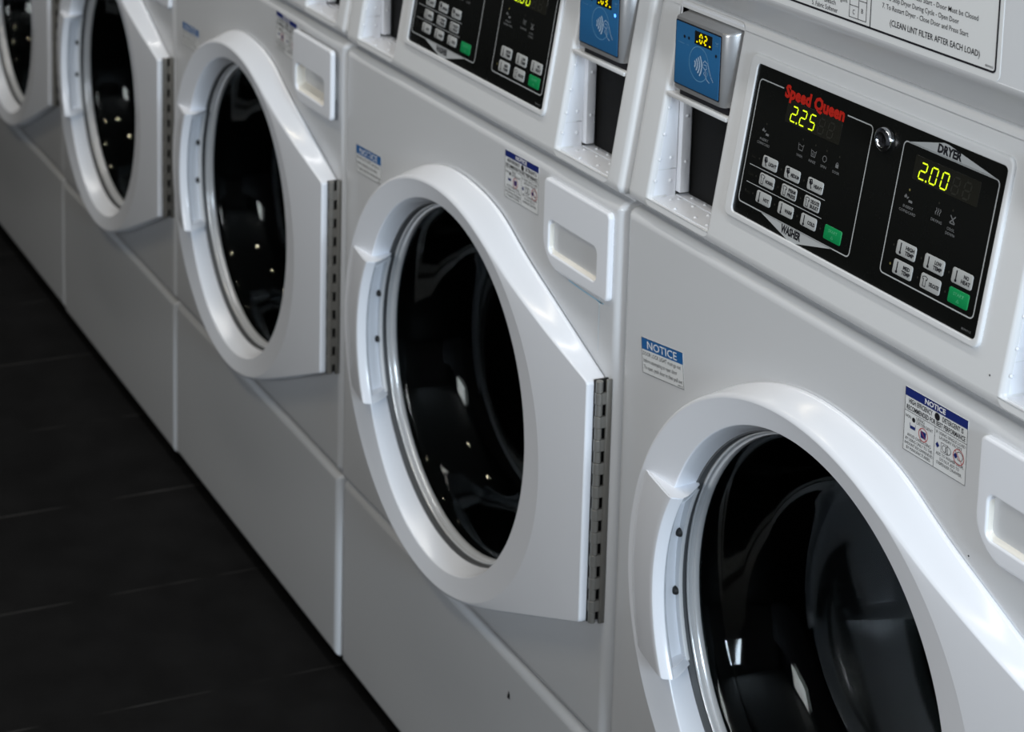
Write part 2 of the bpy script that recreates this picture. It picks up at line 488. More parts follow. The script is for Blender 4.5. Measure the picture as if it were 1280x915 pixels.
    for ed in me.edges: ekeys[tuple(sorted(ed.vertices))] = ed
    for row in (9, 12, 15, 0):
        for i in range(n):
            k = tuple(sorted((row * n + i, row * n + (i + 1) % n)))
            if k in ekeys: ekeys[k].use_edge_sharp = True
    for i, th in enumerate(angs):                 # creases at the hinge corners
        if abs(th - ang_ct) < 1e-9 or abs(th - ang_cb) < 1e-9:
            for row in range(1, 6):
                k = tuple(sorted((row * n + i, (row + 1) * n + i)))
                if k in ekeys: ekeys[k].use_edge_sharp = True
    # --- trim ring and gasket behind the opening
    bm = NB()
    lathe(bm, [(0.2135, 0.0062), (0.2112, 0.0068), (0.2105, 0.0120), (0.2112, 0.0135), (0.216, 0.0135)], cx, cz)
    finish('gasket', bm, M['gasket'], d, recalc=True)
    bm = NB()
    lathe(bm, [(0.2120, 0.0137), (0.2096, 0.0132), (0.2088, 0.0140), (0.2086, 0.0152), (0.2092, 0.0160), (0.2090, 0.0188), (0.2080, 0.0196),
               (0.2070, 0.0200), (0.2064, 0.0215), (0.2062, 0.0245), (0.2068, 0.0262), (0.2130, 0.0270)], cx, cz)
    finish('trim_ring', bm, M['ring'], d, sharp=40)
    # --- bowl of glass
    bm = NB()
    outer = [(0.2062, 0.0255), (0.2030, 0.0275), (0.1990, 0.0330), (0.1950, 0.0450), (0.1880, 0.0640), (0.1800, 0.0820), (0.1700, 0.0960),
             (0.1560, 0.1060), (0.1400, 0.1110), (0.1150, 0.1150), (0.0700, 0.1185), (0.0, 0.1200)]
    inner = [(r + 0.0035 if r > 0.15 else r, y + (0.0045 if r < 0.17 else 0.002)) for r, y in outer[::-1]]
    inner[-1] = (0.2110, 0.0275)
    lathe(bm, outer + inner + [outer[0]], cx, cz)
    g = finish('window', bm, M['glass'], d, sharp=None)
    # --- handle: a raised grip on the free side of the ring
    bm = NB()
    zt, zb = 0.6300, 0.4430
    prof = [(0.2508, -0.0150), (0.2510, -0.0215), (0.2504, -0.0236), (0.2490, -0.0246), (0.2400, -0.0274), (0.2200, -0.0312), (0.2020, -0.0344), (0.1972, -0.0350), (0.1948, -0.0346), (0.1932, -0.0332),
            (0.1912, -0.0290), (0.1900, -0.0262), (0.1898, -0.0246), (0.1908, -0.0232), (0.1940, -0.0200), (0.2120, -0.0130), (0.2150, -0.0150), (0.2200, -0.0170)]
    nn = 28; rows = []
    for k in range(nn + 1):
        row = []
        for r, y in prof:
            t0 = PI - math.asin((zt - cz) / r); t1 = PI + math.asin((cz - zb) / r)
            th = t0 + (t1 - t0) * k / nn
            row.append(bm.verts.new((cx + r * math.cos(th), y, cz + r * math.sin(th))))
        rows.append(row)
    for a, b in zip(rows, rows[1:]): bridge(bm, a, b)
    bm.faces.new(rows[0]); bm.faces.new(rows[-1])
    # top and bottom bars closing the finger pocket
    bar = [(0.2490, -0.0170), (0.2495, -0.0236), (0.2000, -0.0338), (0.1950, -0.0338), (0.1904, -0.0262), (0.1930, -0.0180), (0.2000, -0.0060), (0.2070, 0.0050), (0.2110, 0.0070), (0.2150, 0.0020)]
    for z0, z1 in ((zt - 0.0075, zt + 0.0008), (zb - 0.0008, zb + 0.0075)):
        rws = []
        for z in (z0, z0 + 0.0008, z1 - 0.0008, z1):
            rws.append([bm.verts.new((cx - math.sqrt(r * r - (z - cz) ** 2) + (0.0006 if z in (z0, z1) else 0), y + (0.0004 if z in (z0, z1) else 0), z)) for r, y in bar])
        for a, b in zip(rws, rws[1:]): bridge(bm, a, b)
        bm.faces.new(rws[0]); bm.faces.new(rws[-1])
    h = finish('handle', bm, M['plastic'], d, sharp=30, wn=True)
    # pocket floor
    bm = NB(); rows = []
    for k in range(19):
        row = []
        for r, y in [(0.2300, -0.0040), (0.2300, 0.0010), (0.2062, 0.0010), (0.2046, 0.0016), (0.2040, 0.0034), (0.2046, 0.0055), (0.2110, 0.0064), (0.2240, 0.0040)]:
            t0 = PI - math.asin((zt - 0.004 - cz) / r); t1 = PI + math.asin((cz - zb - 0.004) / r)
            th = t0 + (t1 - t0) * k / 18
            row.append(bm.verts.new((cx + r * math.cos(th), y, cz + r * math.sin(th))))
        rows.append(row)
    for a, b in zip(rows, rows[1:]): bridge(bm, a, b)
    bm.faces.new(rows[0]); bm.faces.new(rows[-1])
    finish('pocket_floor', bm, M['fascia'], d, sharp=40)
    for z in (0.5720, 0.5100):
        bm = NB(); r = 0.2090
        x = cx - math.sqrt(r * r - (z - cz) ** 2)
        lathe(bm, [(0.0044, 0.0012), (0.0044, -0.0004), (0.0034, -0.0026), (0.0016, -0.0034), (0.0, -0.0035)], x, z, n=14)
        finish('screw', bm, M['hingeblack'], d)
    # --- piano hinge on the side
    bm = NB()
    zb0, zt0 = 0.4130, 0.6790
    ns = 21; hh = (zt0 - zb0) / ns
    for k in range(ns):
        z0 = zb0 + k * hh; z1 = z0 + hh
        if k % 2 == 0:
            cyl_z(bm, 0.6742, -0.0126, z0 + 0.0003, z1 - 0.0003, 0.0038, 14, 0.0003)
        else:
            cyl_z(bm, 0.6740, -0.0128, z0 + 0.0002, z1 - 0.0002, 0.0042, 14, 0.0003)
            box(bm, 0.6742, 0.6775, -0.0120, 0.0002, z0 + 0.0002, z1 - 0.0002)
    box(bm, 0.6755, 0.6780, -0.0058, 0.0004, zb0 - 0.001, zt0 + 0.001, 0.0004)
    hg = finish('hinge', bm, M['steel'], d)
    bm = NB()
    box(bm, 0.6690, 0.6706, -0.0165, 0.0004, zb0, zt0, 0.0003)  # black leaf: the shade in the knuckle gaps is put into its colour
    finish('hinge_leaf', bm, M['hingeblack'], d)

def drum(root):
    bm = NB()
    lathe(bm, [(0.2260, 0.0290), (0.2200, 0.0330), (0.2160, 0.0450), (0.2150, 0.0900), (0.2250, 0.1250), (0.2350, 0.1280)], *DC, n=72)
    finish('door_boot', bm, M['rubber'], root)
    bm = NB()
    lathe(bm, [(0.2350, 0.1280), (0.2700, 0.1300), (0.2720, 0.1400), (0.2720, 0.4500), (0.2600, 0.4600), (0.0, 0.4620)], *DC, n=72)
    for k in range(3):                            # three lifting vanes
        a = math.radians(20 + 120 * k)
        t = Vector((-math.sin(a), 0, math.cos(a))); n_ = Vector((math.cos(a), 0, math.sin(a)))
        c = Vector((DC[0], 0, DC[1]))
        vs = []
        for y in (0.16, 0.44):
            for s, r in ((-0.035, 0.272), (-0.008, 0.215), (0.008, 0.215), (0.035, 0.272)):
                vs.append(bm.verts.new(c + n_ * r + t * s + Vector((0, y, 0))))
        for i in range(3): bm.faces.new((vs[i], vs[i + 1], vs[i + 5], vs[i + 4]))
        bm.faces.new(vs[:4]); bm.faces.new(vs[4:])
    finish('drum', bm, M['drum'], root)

# ---- detergent drawer
def drawer(root):
    x0, x1, z0, z1 = 0.5365, 0.6715, 0.7600, 0.8535
    px0, px1, pz0, pz1 = 0.5500, 0.6480, 0.7735, 0.8100
    def loop(d):
        pts = []
        for cx_, cz_, a0, r in ((x1, z1, 0, .006), (x0, z1, 90, .006), (x0, z0, 180, .030), (x1, z0, 270, .006)):
            sx = -1 if cx_ == x1 else 1; sz = -1 if cz_ == z1 else 1
            for k in range(7):
                a = math.radians(a0 + 90 * k / 6)
                rr = max(r - d, 0.0006)
                x = cx_ + sx * (d + rr) + rr * math.cos(a); z = cz_ + sz * (d + rr) + rr * math.sin(a)
                pts.append((x, z))
        return pts
    hole = rr_loop(px0, px1, pz0, pz1, 0.007, 6)
    bm = NB()
    slab(bm, loop, -0.0062, 0.0062 - 0.0002, 0.0030, holes=[(hole, 0.0022)])
    # the bottom edge sags a little toward the middle, like the moulded front
    for v in bm.verts:
        if v.co.z < 0.772:
            t = (v.co.x - x0) / (x1 - x0); v.co.z -= 0.004 * math.sin(PI * t) * (0.772 - v.co.z) / 0.012
    dr = finish('detergent_drawer', bm, M['plastic'], root, wn=True)
    # finger pull: the moulded pocket
    bm = NB()
    n = 6
    rim = hole(0)
    def at(f, y, dz=0.0, dx=0.0):
        return [(x, y + f * 0, z) for x, z in rim]
    rows = []
    for y, ins, lift, up in ((-0.0045, 0.0, 0.0, 0.0), (-0.0030, 0.0002, 0.0004, 0.0), (-0.0020, 0.0003, 0.0012, 0.001), (0.0240, 0.0010, 0.0205, 0.004), (0.0262, 0.0015, 0.0228, 0.005), (0.0275, 0.0025, 0.0260, 0.005), (0.0290, 0.0040, 0.0360, 0.004)):
        pts = rrect(px0 + ins, px1 - ins, pz0 + lift, pz1 + up, 0.0055, n)
        rows.append(ring_verts(bm, pts, y))
    for a, b in zip(rows, rows[1:]): bridge(bm, a, b)
    bm.faces.new(rows[-1])
    finish('finger_pull', bm, M['cream'], dr)
    bm = NB()
    box(bm, px0 + 0.004, px0 + 0.011, 0.000, 0.010, 0.8085, 0.8125)
    finish('latch_slot', bm, M['ink'], dr)
    return dr

# ---- control fascia with its two openings
BAYS = ((0.0424, 0.1442), (0.5507, 0.6525))
def fascia(root):
    bm = NB()
    holes = [(rr_loop(a, b, 0.8860, 1.0780, 0.004, 4), 0.0055) for a, b in BAYS]
    slab(bm, rr_loop(0.0012, P - 0.0012, 0.8748, 1.0872, 0.010, 5), 0.0, 0.020, 0.0105, holes=holes, steps=5)
    lean(bm)
    finish('control_fascia', bm, M['fascia'], root, wn=True)

def pay_bay(root, s):
    a, b = BAYS[s]
    def X(x): return a + (x - 0.0424)             # written for the left opening
    # --- walls and floor of the payment recess
    bm = NB()
    zf = 0.8868
    def quad(*pts): bm.faces.new([bm.verts.new((X(x), y, z)) for x, y, z in pts])
    yfr = lambda z: fy(z) + 0.0058
    # left wall: upper and lower plate with a seam, right wall
    def wall(x, z0, z1, yb, th=0.0012):
        vs = [bm.verts.new((X(xx), y, z)) for xx in (x, x - th) for (y, z) in ((yfr(z0), z0), (yb, z0), (yb, z1), (yfr(z1), z1))]
        for f in ((0, 1, 2, 3), (7, 6, 5, 4), (0, 4, 5, 1), (1, 5, 6, 2), (2, 6, 7, 3), (3, 7, 4, 0)):
            bm.faces.new([vs[i] for i in f])
    wall(0.0430, 0.9147, 1.0790, 0.0300, 0.003)
    wall(0.0427, zf, 0.9139, 0.0300, 0.003)
    # rear strip, set in by 5 mm
    box(bm, X(0.0400), X(0.0500), 0.0305, 0.0408, zf + 0.0040, 0.9900, 0.0006)
    wall(0.1464, zf, 1.0790, 0.0500, 0.003)
    # floor: front plate, rear strip
    def fl(y0f, y1, z, x0=0.0424, x1=0.1448):
        vs = [bm.verts.new((X(x), y, zz)) for zz in (z, z - 0.0015) for x, y in ((x0, y0f), (x1, y0f), (x1, y1), (x0, y1))]
        for f in ((3, 2, 1, 0), (4, 5, 6, 7), (0, 1, 5, 4), (1, 2, 6, 5), (2, 3, 7, 6), (3, 0, 4, 7)):
            bm.faces.new([vs[i] for i in f])
    fl(fy(zf) + 0.0045, 0.0302, zf)
    fl(0.0310, 0.0440, zf + 0.0008)
    # upper back wall behind the reader
    box(bm, X(0.0424), X(0.1448), 0.0590, 0.0605, 0.9935, 1.0830)
    box(bm, X(0.0424), X(0.1448), 0.0300, 0.0600, 1.0795, 1.0815)
    for y, z in ((.0193, .9763), (.0151, .9498), (.0107, .9247), (.0233, .9256), (.0235, .9022), (.0067, .9033)):
        bump_on(bm, (X(0.0430), y, z), (1, 0, 0))
    for y, z in ((.0360, .9687), (.0360, .9222)): bump_on(bm, (X(0.0500), y - 0.0002, z), (1, 0, 0))
    for x, y in ((.0556, .026), (.0797, .0068), (.0799, .0266), (.0602, .0382), (.082, .0386), (.1087, .0110), (.132, .0090), (.055, .0175), (.108, .026), (.132, .026)):
        bump_on(bm, (X(x), y, zf + (0.0008 if y > .031 else 0)), (0, 0, 1))
    bay = finish('payment_recess', bm, M['plastic'], root)
    bm = NB()
    box(bm, X(0.0480), X(0.1450), 0.0430, 0.0450, zf - 0.001, 0.9915)
    finish('back_plate', bm, M['blackplate'], bay)
    bm = NB()
    box(bm, X(0.0424), X(0.1446), fy(0.993) - 0.0006, 0.0470, 0.9895, 0.9938, 0.0007)
    finish('ledge', bm, M['fascia'], bay)
    for x in (0.0546, 0.0975):
        bm = NB(); box(bm, X(x), X(x) + 0.0022, 0.0570, 0.0590, 1.0620, 1.0762)
        finish('mounting_slot', bm, M['ink'], bay)
    # --- card reader
    bm = NB()
    plan = []
    xl, xr, yf, yb = 0.0505, 0.1428, 0.0170, 0.0560
    for k in range(5):
        t = math.radians(180 + 90 * k / 4); plan.append((xl + 0.004 + 0.004 * math.cos(t), yf + 0.004 + 0.004 * math.sin(t)))
    plan.append((0.1310, yf))
    for k in range(1, 9):
        t = math.radians(-90 + 90 * k / 8); plan.append((0.1310 + (xr - 0.1310) * math.cos(t), yf + 0.020 + 0.020 * math.sin(t)))
    plan += [(xr, yb), (xl, yb)]
    cxp = sum(p[0] for p in plan) / len(plan); cyp = sum(p[1] for p in plan) / len(plan)
    rows = []
    for z, ins in ((1.0005, 0.0015), (1.0020, 0.0), (1.0680, 0.0), (1.0700, 0.0004), (1.0712, 0.0016)):
        row = []
        for x, y in plan:
            dx, dy = cxp - x, cyp - y; L = math.hypot(dx, dy)
            zz = z + (max(0, y - yf) * 0.26 if z > 1.05 else 0)
            row.append(bm.verts.new((X(x + dx / L * ins), y + dy / L * ins, zz)))
        rows.append(row)
    for p, q in zip(rows, rows[1:]): bridge(bm, p, q)
    bm.faces.new(rows[0]); bm.faces.new(rows[-1])
    rd = finish('card_reader', bm, M['silver'], root, sharp=50)
    bm = NB()
    box(bm, X(0.056), X(0.139), 0.022, 0.050, 0.9938, 1.0010)
    finish('reader_foot', bm, M['ink'], rd)
    bm = NB()
    slab(bm, rr_loop(X(0.0532), X(0.1310), 1.0050, 1.0684, 0.0015), yf - 0.0006, 0.0016, 0.0003, steps=2)
    finish('label_border', bm, M['ink'], rd)
    bm = NB()
    slab(bm, rr_loop(X(0.0543), X(0.1299), 1.0062, 1.0672, 0.001), yf - 0.0009, 0.0006, 0.0002, steps=2)
    lb = finish('blue_face_label', bm, M['blue'], rd)
    yp = yf - 0.0011
    bm = NB()
    slab(bm, rr_loop(X(0.0868), X(0.1166), 1.0515, 1.0645, 0.0005), yf - 0.0010, 0.0006, 0.0001, steps=2)
    finish('display', bm, M['screen'], rd)
    pr = Print(lambda x, z: (X(x), yp, z))
    pr.circle(0.0958, 1.0334, 0.0166, 0.0006, 40)
    pr.text('WASHER', 0.0590, 0.0700, 1.0475, 0.0010); pr.text('DRY', 0.0740, 0.0780, 1.0475, 0.0010)
    pr.arc(0.1245, 1.0620, 0.0020, 200, 340, 0.0004, 8); pr.arc(0.1245, 1.0630, 0.0036, 220, 320, 0.0004, 8)
    pr.text('PAID', 0.1222, 0.1268, 1.0575, 0.0010)
    pr.build('pale_print', M['bluepale'], rd)
    pr = Print(lambda x, z: (X(x), yp - 0.0001, z))
    for r, half in ((0.0044, 46), (0.0080, 43), (0.0116, 41), (0.0152, 39)):
        pr.arc(0.0856, 1.0322, r, -half, half, 0.0017, 10)
    # hand holding a card up to the waves
    pr.stroke([(0.1030, 1.0365), (0.1060, 1.0390), (0.1105, 1.0372), (0.1135, 1.0330), (0.1160, 1.0270), (0.1210, 1.0215)], 0.0006)
    pr.stroke([(0.1030, 1.0365), (0.1025, 1.0325), (0.1060, 1.0310), (0.1085, 1.0290), (0.1080, 1.0240), (0.1105, 1.0215), (0.1150, 1.0195)], 0.0006)
    pr.stroke([(0.1045, 1.0350), (0.1085, 1.0352), (0.1100, 1.0320), (0.1070, 1.0310)], 0.0005)
    pr.stroke([(0.1060, 1.0285), (0.1045, 1.0265), (0.1070, 1.0250)], 0.0005)
    pr.build('contactless_symbol', M['bluewhite'], rd)
    for x, z in ((0.0697, 1.0545), (0.0773, 1.0545), (0.1240, 1.0478)):
        pr = Print(lambda x, z: (X(x), yp - 0.0001, z)); pr.disc(x, z, 0.0016, 14)
        pr.build('indicator_lamp', M['ink'], rd)
    pr = Print(lambda x, z: (X(x), yp - 0.0001, z))
    seg7(pr, '_', 0.0895, 1.0543, 0.0036, 0.0076, 0.0015, 0.02)
    seg7(pr, '0', 0.0957, 1.0543, 0.0040, 0.0080, 0.0015, 0.02)
    seg7(pr, '2', 0.1035, 1.0543, 0.0040, 0.0080, 0.0015, 0.02)
    seg7(pr, '_', 0.1112, 1.0543, 0.0036, 0.0076, 0.0015, 0.02)
    pr.build('lit_digits', M['lityellow'], rd)

# ---- the black control panel
def control_panel(root):
    loop = rr_loop(0.1688, 0.5188, 0.9118, 1.0628, 0.008, 6)
    bm = NB()
    slab(bm, loop, -0.0030, 0.0040, 0.0022, holes=[(rr_loop(0.1806, 0.5133, 0.9180, 1.0550, 0.0045, 6), 0.0010)])
    lean(bm)
    bz = finish('control_panel', bm, M['fascia'], root, wn=True)
    bm = NB()
    slab(bm, rr_loop(0.1808, 0.5131, 0.9182, 1.0548, 0.0043, 6), -0.0016, 0.0020, 0.0003, steps=2)
    lean(bm)
    finish('black_overlay', bm, M['black'], bz)
    L0 = 0.0018
    # frames, rules, banners
    pr = Print(leaned(L0))
    w = 0.0011
    wf = rrect(0.1872, 0.3508, 0.9299, 1.0424, 0.004, 4)
    # broken by the brand name: start right of the name, run clockwise round to its left
    top_l, top_r = (0.2232, 1.0424), (0.3155, 1.0424)
    order = [top_r] + [p for p in wf[0:5][::-1]] + [p for p in wf[15:20][::-1]] + [p for p in wf[10:15][::-1]] + [p for p in wf[5:10][::-1]] + [top_l]
    pr.stroke(order, w)
    pr.stroke(rrect(0.3918, 0.5066, 0.9324, 1.0422, 0.004, 4), w, True)
    for z in (0.9657, 0.9497): pr.rect(0.1945, 0.3070, z - 0.0003, z + 0.0003)
    pr.build('frame_lines', M['grey'], bz)
    for nm, pts, word, x0, x1, z in (('washer_banner', [(0.2215, 0.9299), (0.2700, 0.9172), (0.2745, 0.9172), (0.3290, 0.9299)], 'WASHER', 0.2555, 0.2845, 0.9255),
                                     ('dryer_banner', [(0.3960, 1.0422), (0.5050, 1.0422), (0.4430, 1.0528), (0.4380, 1.0528)], 'DRYER', 0.4320, 0.4610, 1.0474)):
        pr = Print(leaned(L0)); pr.poly(pts)
        pr.mi = 1; pr.put = leaned(L0 + 0.0001)
        pr.text(word, x0, x1, z, 0.0066, 0.05)
        pr.build(nm, M['grey'], bz, M['ink'])
    pr = Print(leaned(L0 + 0.0001))
    pr.text('Speed Queen', 0.2262, 0.3122, 1.0415, 0.0105, 0.050)
    pr.build('brand_name', M['red'], bz)
    # small grey legends and icons
    pr = Print(leaned(L0))
    def legend(x, z, lines, wd, h=0.0022):                       # writes on whatever print is current
        for i, (s, ww) in enumerate(lines): pr.text(s, x - ww / 2, x + ww / 2, z - i * 0.0038, h, 0.01)
    legend(0.2085, 0.9915, [('INSERT', 0.0125), ('COINS/CARD', 0.0190)], 0)
    for x in (0.2085, 0.4090):
        if x > 0.4: pr = Print(leaned(L0)); legend(0.4108, 0.9918, [('INSERT', 0.0125), ('COINS/CARD', 0.0205)], 0)
        pr.stroke([(x - 0.0035, 1.0015), (x - 0.001, 0.9985), (x + 0.0005, 1.0000)], 0.0008); pr.rect(x + 0.001, x + 0.0055, 0.9958, 0.9978)
        pr.disc(x - 0.0038, 0.9995, 0.0012, 10)
        pr.build('payment_legend', M['greydim'], bz)
    pr = Print(leaned(L0))
    for x, s, ww in ((0.2616, 'WASH', 0.0085), (0.2803, 'RINSE', 0.0095), (0.2964, 'SPIN', 0.0078), (0.3142, 'DOOR', 0.0092)):
        pr.text(s, x - ww / 2, x + ww / 2, 0.9922, 0.0022, 0.01)
    pr.stroke([(0.2580, 1.0028), (0.2590, 0.9970), (0.2645, 0.9970), (0.2655, 1.0028)], 0.0006); pr.stroke([(0.2578, 1.0012), (0.2600, 1.0018), (0.2630, 1.0006), (0.2655, 1.0016)], 0.0005)
    pr.stroke([(0.2768, 1.0022), (0.2778, 0.9965), (0.2830, 0.9965), (0.2840, 1.0022)], 0.0006); pr.stroke([(0.2768, 1.0008), (0.2790, 1.0014), (0.2815, 1.0004), (0.2840, 1.0012)], 0.0005)
    for q in (-.001, .001): pr.rect(0.2803 + q - .0003, 0.2803 + q + .0003, 0.9972, 1.0000)
    pr.circle(0.2964, 0.9990, 0.0026, 0.0006, 14)
    pr.rect(0.3122, 0.3162, 0.9962, 0.9992); pr.arc(0.3142, 0.9992, 0.0014, 0, 180, 0.0006, 8)
    pr.build('washer_cycle_legend', M['greydim'], bz)
    pr = Print(leaned(L0))
    for q in (-.0022, .0002, .0026):
        pr.stroke([(0.4459 + q, 0.9962), (0.4452 + q, 0.9980), (0.4466 + q, 0.9998), (0.4458 + q, 1.0018)], 0.0007)
    pr.text('DRYING', 0.4395, 0.4525, 0.9915, 0.0022, 0.01)
    pr.stroke([(0.4610, 1.0010), (0.4668, 0.9952)], 0.0010); pr.stroke([(0.4668, 1.0010), (0.4610, 0.9952)], 0.0010); pr.stroke([(0.4612, 0.9950), (0.4668, 0.9950)], 0.0008)
    pr.text('COOL', 0.4593, 0.4683, 0.9902, 0.0022, 0.01); pr.text('DOWN', 0.4585, 0.4692, 0.9864, 0.0022, 0.01)
    pr.build('dryer_cycle_legend', M['greydim'], bz)
    pr = Print(leaned(L0)); pr.text('809012', 0.4965, 0.5075, 0.9222, 0.0018)
    pr.build('part_number', M['greydim'], bz)
    pr = Print(leaned(L0))
    for z, s, ww in ((0.9736, 'Soil', 0.0062), (0.9575, 'Cycle', 0.0082), (0.9415, 'Temp', 0.0082)):
        pr.text(s, 0.1985 - ww / 2, 0.1985 + ww / 2, z, 0.0026, 0.0)
    pr.build('row_names', M['ghost'], bz)
    for x, z in [(a - 0.0165, b) for b in (0.9737, 0.9577, 0.9417) for a in (0.2235, 0.2572, 0.2909)] + [(0.3080, 0.9413)] + \
            [(a - 0.0158, b) for b in (0.9583, 0.9425) for a in (0.4187, 0.4534, 0.4871)] + [(0.2085, 1.0058), (0.2630, 1.0068), (0.2815, 1.0068), (0.2975, 1.0064), (0.3155, 1.0062), (0.4455, 1.0060), (0.4625, 1.0052)]:
        pr = Print(leaned(L0)); pr.disc(x, z, 0.0010, 10); pr.build('indicator_lamp', M['ghost'], bz)
    amber = principled('dim_amber_lamp', (0.16, 0.14, 0.05), 0.4, rvar=(60, 0.04))
    for x, z in ((0.4090, 1.0058), (0.4029, 0.9425)):
        pr = Print(leaned(L0 + 0.0001)); pr.disc(x, z, 0.0011, 10)
        pr.build('amber_lamp', amber, bz)
    # displays
    for x0, x1, txt in ((0.2325, 0.3110, ('2', '2', '5')), (0.4085, 0.4870, ('2', '0', '0'))):
        bm = NB()
        slab(bm, rr_loop(x0, x1, 1.0150, 1.0352, 0.001, 3), -0.0018, 0.0010, 0.0001, steps=1); lean(bm)
        finish('display', bm, M['screen'], bz)
        pg = Print(leaned(0.00195)); pl = Print(leaned(0.0020))
        xs = [x0 + 0.0072 + 0.0133 * k for k in range(5)]
        for k in range(5):
            if k < 3: seg7(pl, txt[k], xs[k], 1.0176, 0.0074, 0.0132, 0.0012, 0.13)
            else: seg7(pg, '8' if k == 3 else ('8' if x0 > .4 else '8'), xs[k], 1.0176, 0.0074, 0.0132, 0.0016, 0.13)
        pl.disc(xs[0] + 0.0098, 1.0176, 0.0009, 10)
        pg.build('unlit_digit', M['ghost'], bz)
        pl.build('lit_digits', M['lit'], bz)
    # keys
    KW, KH = 0.0222, 0.0108
    keys = []
    for r, z in enumerate((0.9737, 0.9577, 0.9417)):
        for c, x in enumerate((0.2235, 0.2572, 0.2909)):
            keys.append((x, z, KW, KH, ((('LIGHT',), ('MEDIUM',), ('HEAVY',)), (('NORMAL',), ('PERM', 'PRESS'), ('DELICATES', 'BULKY')), (('HOT',), ('WARM',), ('COLD',)))[r][c], ('soil', 'shirt', 'temp')[r]))
    for x, z, t, ic in ((0.4187, 0.9583, ('HIGH', 'TEMP'), 'temp'), (0.4534, 0.9583, ('LOW', 'TEMP'), 'temp'), (0.4871, 0.9583, ('NO', 'HEAT'), 'tempo'),
                        (0.4187, 0.9424, ('MED', 'TEMP'), 'temp'), (0.4534, 0.9424, ('DELICATES',), 'shirt')):
        keys.append((x, z, 0.0240, 0.0122, t, ic))
    for x, z, kw, kh, lines, ic in keys:
        bm = NB()
        slab(bm, rr_loop(x - kw / 2, x + kw / 2, z - kh / 2, z + kh / 2, 0.0020, 3), -0.0021, 0.0012, 0.0003, steps=2); lean(bm)
        bmesh.ops.recalc_face_normals(bm, faces=bm.faces[:])
        pr = Print(leaned(0.0022), bm, 1)
        ix = x - kw * 0.28
        if ic.startswith('temp'):
            pr.rect(ix - 0.0006, ix + 0.0006, z - 0.003, z + 0.0045); pr.disc(ix, z - 0.0036, 0.0013, 10)
        elif ic == 'shirt':
            pr.stroke([(ix - 0.0030, z + 0.0032), (ix - 0.0010, z + 0.0040), (ix + 0.0010, z + 0.0040), (ix + 0.0030, z + 0.0030), (ix + 0.0022, z + 0.0012), (ix + 0.0014, z + 0.0018),
                       (ix + 0.0014, z - 0.0040), (ix - 0.0016, z - 0.0040), (ix - 0.0016, z + 0.0018), (ix - 0.0024, z + 0.0014)], 0.0006, True)
        else:
            pr.stroke([(ix - 0.0026, z + 0.0030), (ix + 0.0010, z + 0.0042), (ix + 0.0022, z + 0.0010), (ix - 0.0002, z - 0.0008), (ix + 0.0014, z - 0.0038)], 0.0011)
            pr.disc(ix - 0.0006, z + 0.0012, 0.0018, 10)
        h = 0.0030
        for i, s in enumerate(lines):
            zz = z + (0.0021 - 0.0042 * i if len(lines) == 2 else -0.0004)
            ww = min(0.0120, 0.0024 * len(s) + 0.0010)
            xc = x + kw * 0.20
            pr.text(s, xc - ww / 2, xc + ww / 2, zz, h, 0.045)
        pr.build('keypad_key', M['key'], bz, M['ink'])
    for x, z in ((0.3255, 0.9413), (0.4871, 0.9426)):
        bm = NB()
        slab(bm, rr_loop(x - 0.0118, x + 0.0118, z - 0.0062, z + 0.0062, 0.0016, 3), -0.0021, 0.0012, 0.0003, steps=2); lean(bm)
        bmesh.ops.recalc_face_normals(bm, faces=bm.faces[:])
        pr = Print(leaned(0.0022), bm, 1)
        pr.text('START', x - 0.0062, x + 0.0062, z + 0.0022, 0.0026, 0.01)
        pr.stroke([(x, z - 0.0014), (x + 0.0014, z - 0.0036), (x - 0.0014, z - 0.0036)], 0.0004, True)
        pr.build('start_key', M['green'], bz, M['greenpale'])
    # lock
    bm = NB()
    lathe(bm, [(0.0106, 0.0), (0.0106, -0.0032), (0.0098, -0.0046), (0.0080, -0.0056), (0.0068, -0.0058), (0.0066, -0.0046), (0.0050, -0.0044), (0.0, -0.0044)], 0.3690, 1.0366, n=32)
    for v in bm.verts: v.co.y += fy(1.0366) - 0.0014
    lk = finish('lock', bm, M['chrome'], bz, sharp=30)
    pr = Print(lambda x, z: (x, fy(1.0366) - 0.0061, z))
    pr.rect(0.3683, 0.3697, 1.0338, 1.0394)
    pr.build('keyhole', M['ink'], bz)

